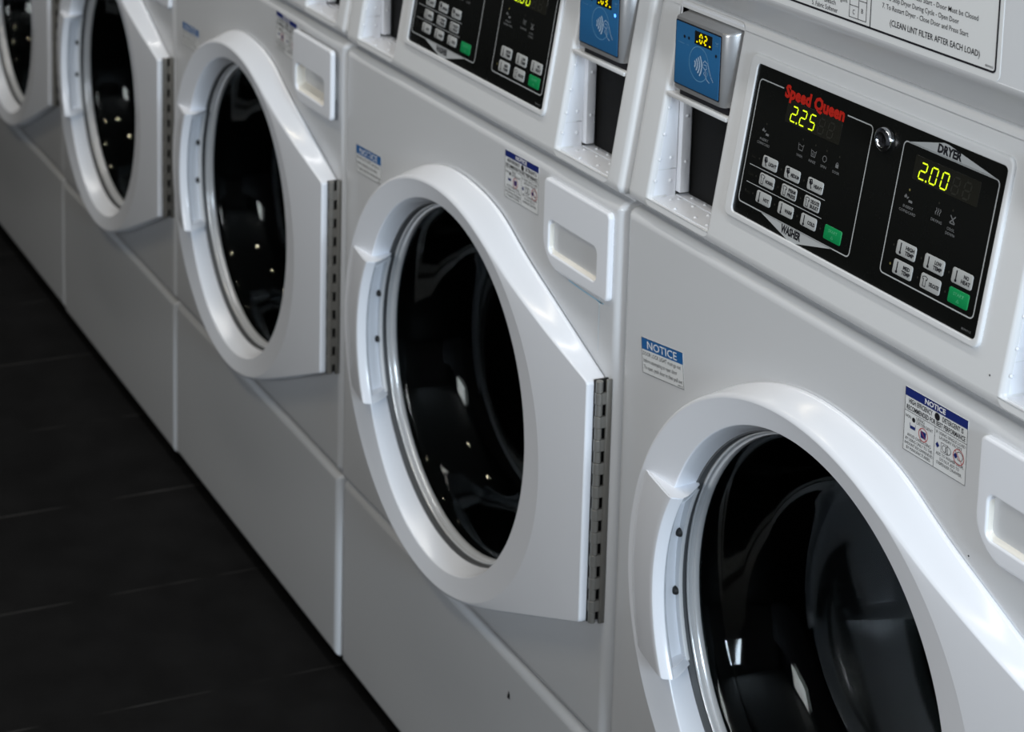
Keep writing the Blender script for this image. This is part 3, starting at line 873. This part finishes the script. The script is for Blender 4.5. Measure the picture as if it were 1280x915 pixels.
# ---- dryer front above the fascia, with the instruction label
def dryer(root):
    bm = NB()
    lp = rr_loop(0.0012, P - 0.0012, 1.1180, 1.9580, 0.004)
    slab(bm, lp, 0.0, 0.030, 0.0080)
    # rolled lower lip running back down to the fascia
    prof = [(0.0008, 1.1140), (0.0, 1.1220)]
    pr = [(0.0330, 1.0866), (0.0318, 1.0872), (0.0300, 1.0890), (0.0050, 1.1166), (0.0022, 1.1198), (0.0006, 1.1224), (-0.0003, 1.1250), (-0.0003, 1.1262), (0.0060, 1.1300), (0.0300, 1.1300), (0.0400, 1.0880)]
    rows = [[bm.verts.new((x, y, z)) for y, z in pr] for x in (0.0014, 0.0030, P - 0.0030, P - 0.0014)]
    for a, b in zip(rows, rows[1:]): bridge(bm, a, b)
    bm.faces.new(rows[0]); bm.faces.new(rows[-1])
    finish('dryer_front_panel', bm, M['enamel'], root, sharp=40)
    bm = NB()
    slab(bm, rr_loop(0.070, 0.616, 1.345, 1.880, 0.06, 8), -0.020, 0.0198, 0.010)
    dd = finish('dryer_door', bm, M['plastic'], root, wn=True)
    bm = NB()
    slab(bm, rr_loop(0.150, 0.536, 1.430, 1.800, 0.05, 8), -0.0212, 0.004, 0.001)
    finish('dryer_window', bm, M['black'], dd)
    # label
    bm = NB()
    slab(bm, rr_loop(0.172, 0.524, 1.1262, 1.3200, 0.006), -0.0004, 0.0006, 0.0001, steps=1)
    lb = finish('instruction_label', bm, M['paper'], root)
    p = Print(flat(-0.0006))
    p.stroke(rrect(0.1766, 0.5190, 1.1328, 1.3160, 0.003, 4), 0.0018, True)
    p.rect(0.3676, 0.3686, 1.1328, 1.3160)
    p.text('(CLEAN LINT FILTER AFTER EACH LOAD)', 0.3932, 0.5010, 1.1432, 0.0050, 0.012)
    p.text('7. To Restart Dryer - Close Door and Press Start', 0.3826, 0.4868, 1.1552, 0.0042, 0.004)
    p.text('6. To Stop Dryer During Cycle - Open Door', 0.3826, 0.4752, 1.1626, 0.0042, 0.004)
    p.text('Press Start - Door Must be Closed', 0.4190, 0.4968, 1.1700, 0.0042, 0.004)
    p.text('5. Fabric Softener', 0.2890, 0.3246, 1.1376, 0.0042, 0.004)
    p.text('Bleach', 0.3060, 0.3214, 1.1437, 0.0042, 0.004)
    p.text('gent', 0.3276, 0.3370, 1.1492, 0.0042, 0.004)
    for a, b in (((0.3403, 1.1364), (0.3403, 1.1640)), ((0.3522, 1.1364), (0.3522, 1.1640)), ((0.3626, 1.1364), (0.3626, 1.1640)), ((0.3400, 1.1364), (0.3629, 1.1364)),
                 ((0.3403, 1.1465), (0.3522, 1.1465)), ((0.3522, 1.1522), (0.3626, 1.1522))):
        p.stroke([a, b], 0.0006)
    p.text('C', 0.3446, 0.3474, 1.1414, 0.0040, 0.004); p.text('B', 0.3559, 0.3584, 1.1442, 0.0040, 0.004)
    p.text('809005', 0.5076, 0.5165, 1.1362, 0.0018)
    p.build('instruction_print', M['ink'], lb)

# ---- stickers on the washer front (they sit a little differently on every machine)
def stickers(root, q1, q2, fine=True):
    """q1, q2: centre x, centre z, rotation of the bright blue and the navy notice."""
    def place(q):
        cx, cz, r = q; c, s = math.cos(r), math.sin(r)
        return lambda lift: (lambda u, v: (cx + u * c - v * s, -lift, cz + u * s + v * c))
    # bright blue door-lock notice, 75 x 36 mm
    pl = place(q1)
    def plate(put0, w, h, th, name, mat, parent, u0=0.0, v0=0.0):
        bm = NB()
        f = [bm.verts.new(put0(th)(u0 + a, v0 + b)) for a, b in ((-w / 2, -h / 2), (w / 2, -h / 2), (w / 2, h / 2), (-w / 2, h / 2))]
        k = [bm.verts.new(put0(-0.0002)(u0 + a, v0 + b)) for a, b in ((-w / 2, -h / 2), (w / 2, -h / 2), (w / 2, h / 2), (-w / 2, h / 2))]
        bm.faces.new(f); bm.faces.new(k[::-1]); bridge(bm, f, k)
        return finish(name, bm, mat, parent)
    a = plate(pl, 0.0755, 0.0358, 0.0003, 'door_lock_notice', M['paper'], root)
    p = Print(pl(0.00045)); p.rect(-0.0377, 0.0377, 0.0062, 0.0178); p.build('blue_band', M['labelblue'], a)
    p = Print(pl(0.0006)); p.text('NOTICE', -0.0270, 0.0270, 0.0119, 0.0076, 0.006); p.build('notice_word', M['white'], a)
    p = Print(pl(0.00045))
    p.stroke([(-0.0375, -0.0177), (0.0375, -0.0177), (0.0375, 0.0177), (-0.0375, 0.0177)], 0.0005, True)
    p.text('DOOR LOCK LIGHT must go out', -0.0355, 0.0330, 0.0024, 0.0040, 0.0)
    p.text('before attempting to open door', -0.0350, 0.0260, -0.0044, 0.0040, 0.0)
    p.text('To open, push door in then pull out', -0.0350, 0.0350, -0.0112, 0.0040, 0.0)
    p.text('800123', 0.0270, 0.0355, -0.0158, 0.0016)
    p.build('notice_print', M['grey'] if False else M['ink'], a)
    # navy detergent notice, 76 x 53.5 mm
    pl = place(q2)
    a = plate(pl, 0.0758, 0.0536, 0.0003, 'detergent_notice', M['paper'], root)
    p = Print(pl(0.00045)); p.rect(-0.0379, 0.0379, 0.0196, 0.0268); p.build('navy_band', M['navy'], a)
    p = Print(pl(0.0006)); p.text('NOTICE', -0.0135, 0.0115, 0.0234, 0.0042, 0.03); p.build('notice_word', M['white'], a)
    p = Print(pl(0.00045))
    p.stroke([(-0.0377, -0.0266), (0.0377, -0.0266), (0.0377, 0.0266), (-0.0377, 0.0266)], 0.0004, True)
    p.rect(-0.0377, 0.0377, 0.0070, 0.0074); p.rect(-0.0004, 0.0000, -0.0266, 0.0072)
    p.text('HIGH EFFICIENCY', -0.0330, -0.0040, 0.0163, 0.0040, 0.02); p.text('DETERGENT IS', 0.0080, 0.0330, 0.0163, 0.0040, 0.02)
    p.text('RECOMMENDED FOR BEST PERFORMANCE', -0.0355, 0.0355, 0.0106, 0.0040, 0.02)
    p.disc(0.0018, 0.0160, 0.0032, 16)
    p.text('NON', -0.0360, -0.0295, 0.0030, 0.0026); p.text('USING', -0.0230, -0.0130, 0.0048, 0.0026); p.text('DETERGENT', -0.0225, -0.0025, 0.0015, 0.0026)
    p.disc(-0.0262, 0.0020, 0.0020, 12)
    p.text('IF USING SINGLE LOAD', 0.0015, 0.0360, 0.0042, 0.0026); p.text('LAUNDRY PACKET', 0.0055, 0.0325, 0.0006, 0.0026)
    for i, (s, ww) in enumerate((('AVOID OVERDOSING', .0290), ('BY USING ONLY TO THE', .0330), ('AMOUNT RECOMMENDED', .0350), ('BY MANUFACTURERS.', .0300))):
        p.text(s, -0.0187 - ww / 2, -0.0187 + ww / 2, -0.0122 - 0.0037 * i, 0.0026)
    for i, (s, ww) in enumerate((('ADD TO WASHER DRUM.', .0330), ('DO NOT ADD TO', .0230), ('DISPENSER DRAWER.', .0300))):
        p.text(s, 0.0187 - ww / 2, 0.0187 + ww / 2, -0.0132 - 0.0037 * i, 0.0026)
    p.stroke([(0.0080, -0.0030), (0.0080, -0.0105), (0.0160, -0.0105), (0.0160, -0.0030)], 0.0004, True); p.circle(0.0120, -0.0068, 0.0026, 0.0005, 16)
    p.circle(0.0165, -0.0068, 0.0032, 0.0005, 16); p.circle(0.0300, -0.0058, 0.0036, 0.0005, 16)
    p.build('notice_print', M['ink'], a)
    p = Print(pl(0.0006))
    p.circle(-0.0138, -0.0058, 0.0054, 0.0007, 24); p.stroke([(-0.0176, -0.0020), (-0.0100, -0.0096)], 0.0006)
    p.circle(0.0290, -0.0068, 0.0062, 0.0007, 24); p.stroke([(0.0246, -0.0024), (0.0334, -0.0112)], 0.0006)
    p.build('prohibition_circles', M['redink'], a)
    p = Print(pl(0.0005))
    p.rect(-0.0300, -0.0240, -0.0060, -0.0036); p.stroke([(-0.0304, -0.0015), (-0.0300, -0.0060), (-0.0240, -0.0060), (-0.0236, -0.0015)], 0.0004)
    p.poly([(-0.0168, -0.0088), (-0.0108, -0.0088), (-0.0104, -0.0030), (-0.0172, -0.0030)])
    p.poly([(0.0036, -0.0040), (0.0060, -0.0066), (0.0036, -0.0092), (0.0014, -0.0066)])
    p.poly([(0.0252, -0.0042), (0.0276, -0.0068), (0.0252, -0.0094), (0.0230, -0.0068)])
    p.build('navy_pictograms', M['navy'], a)

# ------------------------------------------------------------------ the row: five machines
def copy_tree(o, parent=None):
    c = o.copy(); COL.objects.link(c)
    c.parent = parent
    for ch in o.children: copy_tree(ch, c)
    return c

# small shifts and yaws of every machine in the row (dx, dy, dz, yaw)
JIT = [(0.0003, 0.0026, -0.0013, -0.0011), (-0.0006, -0.0016, -0.0023, 0.0075), (0.0008, -0.0040, 0.0017, -0.0004),
       (-0.0004, -0.0008, -0.0009, -0.0043), (-0.0002, 0.0042, 0.0028, 0.0005)]
LABELS = ['white stacked washer-dryer with whole black control panel in view, washer display reading 2.25',
          'second white stacked washer-dryer from the camera, black scuff low on its service panel',
          'middle white washer-dryer of the row of five, detergent drawer standing slightly open',
          'fourth white washer-dryer from the camera, its round door cut by the upper photo edge',
          'white washer-dryer at the far end of the row, only part of its door showing']
proto = machine()
roots = [proto] + [copy_tree(proto) for _ in range(4)]
ST = [((0.0797, 0.7312, math.radians(8.7)), (0.4784, 0.8262, math.radians(1.0))),
      ((0.0785, 0.7315, math.radians(2.8)), (0.4777, 0.8287, math.radians(1.1))),
      ((0.0805, 0.7335, math.radians(1.2)), (0.4810, 0.8290, math.radians(-3.0))),
      ((0.0800, 0.7320, math.radians(2.0)), (0.4790, 0.8270, math.radians(0.5))),
      ((0.0800, 0.7320, math.radians(-1.0)), (0.4790, 0.8275, math.radians(1.2)))]
for i, r in enumerate(roots):
    dx, dy, dz, yaw = JIT[i]
    r.location = (P / 2 - i * P + dx, dy, FLOOR_Z + dz)
    r.rotation_euler = (0, 0, yaw)
    r['label'] = LABELS[i]; r['category'] = 'washing machine'; r['group'] = 'stacked washer-dryers in the row'
    stickers(r, *ST[i])

def child(o, name):
    return [c for c in o.children if c.name.split('.')[0] == name]

# machine B: other readings, lit blue lamp, scuff, detergent drips
B = roots[1]
rds = sorted(child(B, 'card_reader'), key=lambda o: sum(v.co.x for v in o.data.vertices) / len(o.data.vertices))
rb = rds[1]
old = child(rb, 'lit_digits')[0]; bpy.data.objects.remove(old)
X0 = BAYS[1][0] - 0.0424
pr = Print(lambda x, z: (X0 + x, 0.0170 - 0.0012, z))
seg7(pr, '_', 0.0895, 1.0543, 0.0036, 0.0076, 0.0015, 0.02); seg7(pr, '0', 0.0957, 1.0543, 0.0040, 0.0080, 0.0015, 0.02)
seg7(pr, '3', 0.1035, 1.0543, 0.0040, 0.0080, 0.0015, 0.02); seg7(pr, '_', 0.1112, 1.0543, 0.0036, 0.0076, 0.0015, 0.02)
pr.build('lit_digits', M['lityellow'], rb)
pr = Print(lambda x, z: (X0 + x, 0.0170 - 0.0014, z)); pr.disc(0.1240, 1.0478, 0.0019, 14)
pr.build('blue_lamp', M['litblue'], rb)
sp = child(B, 'service_panel')[0]
pr = Print(flat(-0.0003))
pr.poly([(0.4805, 0.2178), (0.4832, 0.2172), (0.4845, 0.2182), (0.4872, 0.2180), (0.4862, 0.2212), (0.4868, 0.2240), (0.4850, 0.2252), (0.4845, 0.2270), (0.4828, 0.2268), (0.4822, 0.2225), (0.4808, 0.2205)])
sc = pr.build('scuff_mark', M['ink'], sp); sc['label'] = 'small black scuff'
fp = child(B, 'front_panel')[0]
pr = Print(flat(-0.0002))
pr.poly([(0.6470, 0.7200), (0.6482, 0.7200), (0.6484, 0.7560), (0.6468, 0.7560)])
pr.poly([(0.6474, 0.6980), (0.6480, 0.6980), (0.6482, 0.7200), (0.6472, 0.7200)])
pr.build('detergent_drip', M['stain2'], fp)
pr = Print(flat(-0.0003))
pr.poly([(0.6420, 0.7518), (0.6480, 0.7510), (0.6540, 0.7518), (0.6540, 0.7530), (0.6470, 0.7528), (0.6420, 0.7530)])
pr.stroke([(0.585, 0.7535), (0.605, 0.7527), (0.630, 0.7524), (0.656, 0.7524)], 0.0012)
pr.build('detergent_smear', M['stain'], fp)
# machine A: two specks of dirt
for nm, put, x, z in (('front_panel', flat(-0.0003), .5262, .7461), ('control_fascia', leaned(0.0003), .5344, .8985)):
    pr = Print(put); pr.disc(x, z, 0.0008, 8); pr.build('dirt_speck', M['ink'], child(roots[0], nm)[0])
# the loose service panels do not sit quite in line
for i, a in ((1, -0.011), (2, -0.006), (3, -0.003), (4, -0.006)):
    child(roots[i], 'service_panel')[0].rotation_euler.z = a
# machine C: the drawer stands a few millimetres open
child(roots[2], 'detergent_drawer')[0].location.y = -0.008
child(roots[0], 'door')[0].location = (0.004, 0.0015, 0)

# ------------------------------------------------------------------ the room
def struct(name, bm, mat):
    o = finish(name, bm, mat, None, frame=False, sharp=30)
    o['kind'] = 'structure'
    return o
bm = NB(); box(bm, -5.0, 4.6, -4.0, 0.85, FLOOR_Z - 0.10, FLOOR_Z); struct('floor', bm, M['floor'])
bm = NB(); box(bm, -5.0, 4.6, 0.75, 0.85, FLOOR_Z, 2.80); struct('wall_back', bm, M['wall'])
bm = NB(); box(bm, -5.1, -5.0, -4.0, 0.85, FLOOR_Z, 2.80); struct('wall_left', bm, M['wall'])
FX0, FX1, FZ0, FZ1 = 1.14, 2.66, 1.19, 2.61        # unseen high window opposite the machines, added to light their fronts
bm = NB()
box(bm, -5.0, FX0, -4.1, -4.0, FLOOR_Z, 2.80); box(bm, FX1, 4.6, -4.1, -4.0, FLOOR_Z, 2.80)
box(bm, FX0, FX1, -4.1, -4.0, FLOOR_Z, FZ0); box(bm, FX0, FX1, -4.1, -4.0, FZ1, 2.80)
struct('wall_front', bm, M['wall'])
bm = NB()
for k in range(2):
    x = FX0 + .03 + (FX1 - FX0 - .06) * k; box(bm, x - .03, x + .03, -4.06, -4.0, FZ0, FZ1, .004)
for z in (FZ0 + .03, FZ1 - .03): box(bm, FX0, FX1, -4.06, -4.0, z - .03, z + .03, .004)
struct('added_front_window', bm, M['enamel'])
bm = NB(); box(bm, -4.2, 3.0, -2.35, -1.95, FLOOR_Z, 1.00, .01); struct('added_partition', bm, M['wall'])  # unseen half wall, added to keep window light off the lower panels
bm = NB(); box(bm, -5.1, 4.7, -4.1, 0.85, 2.80, 2.90); struct('ceiling', bm, M['ceil'])
# end wall with a shop window in it
WY0, WY1, WZ0, WZ1 = -0.91, 0.01, 1.24, 2.36
bm = NB()
box(bm, 4.6, 4.7, -4.0, WY0, FLOOR_Z, 2.80); box(bm, 4.6, 4.7, WY1, 0.85, FLOOR_Z, 2.80)
box(bm, 4.6, 4.7, WY0, WY1, FLOOR_Z, WZ0); box(bm, 4.6, 4.7, WY0, WY1, WZ1, 2.80)
struct('wall_right', bm, M['wall'])
bm = NB()
for y in (WY0 + .03, WY1 - .03): box(bm, 4.60, 4.66, y - .03, y + .03, WZ0, WZ1, .004)
for z in (WZ0 + .03, WZ1 - .03): box(bm, 4.60, 4.66, WY0, WY1, z - .03, z + .03, .004)
struct('window_1', bm, M['enamel'])

def area(name, loc, rot, sx, sy, power, col):
    L = bpy.data.lights.new(name, 'AREA'); L.shape = 'RECTANGLE'; L.size = sx; L.size_y = sy
    L.energy = power; L.color = col
    o = bpy.data.objects.new(name, L); COL.objects.link(o)
    o.location = loc; o.rotation_euler = rot
    return o
# daylight in the end window, added fill in the front one, ceiling lamps
area('window_daylight', (4.58, -0.45, 1.80), (0, math.radians(90), 0), 1.0, 0.8, 142, (0.74, 0.87, 1.0))
area('front_fill_light', (1.90, -3.98, 1.90), (math.radians(90), 0, 0), 1.4, 1.3, 86, (0.96, 0.985, 1.0))
area('ceiling_lamps', (-0.8, -0.35, 2.74), (0, 0, 0), 5.0, 0.12, 23, (1.0, 0.97, 0.92))

for x, y in ((-2.6, -1.5), (-1.3, -1.5), (0.1, -1.5)):
    L = bpy.data.lights.new('downlight', 'AREA'); L.shape = 'DISK'; L.size = 0.15; L.energy = 3.6; L.color = (1.0, 0.86, 0.62)
    o = bpy.data.objects.new('downlight', L); COL.objects.link(o); o.location = (x, y, 2.78)

W = bpy.data.worlds.new('world'); S.world = W; W.use_nodes = True
W.node_tree.nodes['Background'].inputs[0].default_value = (0.6, 0.7, 0.85, 1)
W.node_tree.nodes['Background'].inputs[1].default_value = 0.15

# ------------------------------------------------------------------ camera
CAMP = (1.7589732, -1.0702740, 1.5418553)
PAN, TILT, ROLL, FPX, PPX, PPY = 1.19924527, 0.17912769, 0.00537636, 2653.5989, -309.532, -585.441
f = Vector((-math.sin(PAN) * math.cos(TILT), math.cos(PAN) * math.cos(TILT), -math.sin(TILT)))
r = f.cross(Vector((0, 0, 1))).normalized(); u = r.cross(f)
c, s = math.cos(ROLL), math.sin(ROLL)
r2 = c * r + s * u; u2 = -s * r + c * u
cam = bpy.data.cameras.new('camera')
cam.sensor_fit = 'HORIZONTAL'; cam.sensor_width = 36.0
cam.lens = FPX / 1280 * 36.0
cam.shift_x = -PPX / 1280; cam.shift_y = PPY / 1280
cam.dof.use_dof = True; cam.dof.focus_distance = 1.80; cam.dof.aperture_fstop = 11.0
cam.clip_start = 0.05; cam.clip_end = 60
co = bpy.data.objects.new('camera', cam); COL.objects.link(co)
co.matrix_world = Matrix(((r2.x, u2.x, -f.x, CAMP[0]), (r2.y, u2.y, -f.y, CAMP[1]), (r2.z, u2.z, -f.z, CAMP[2]), (0, 0, 0, 1)))
S.camera = co

S.view_settings.view_transform = 'Standard'
S.view_settings.look = 'None'
S.view_settings.gamma = 1.0
S.view_settings.use_curve_mapping = False
S.view_settings.exposure = 0.11
S.cycles.max_bounces = 10
S.cycles.transmission_bounces = 8
S.cycles.glossy_bounces = 5
S.cycles.caustics_refractive = False
S.cycles.caustics_reflective = False
S.cycles.use_denoising = True
S.cycles.sample_clamp_indirect = 6.0
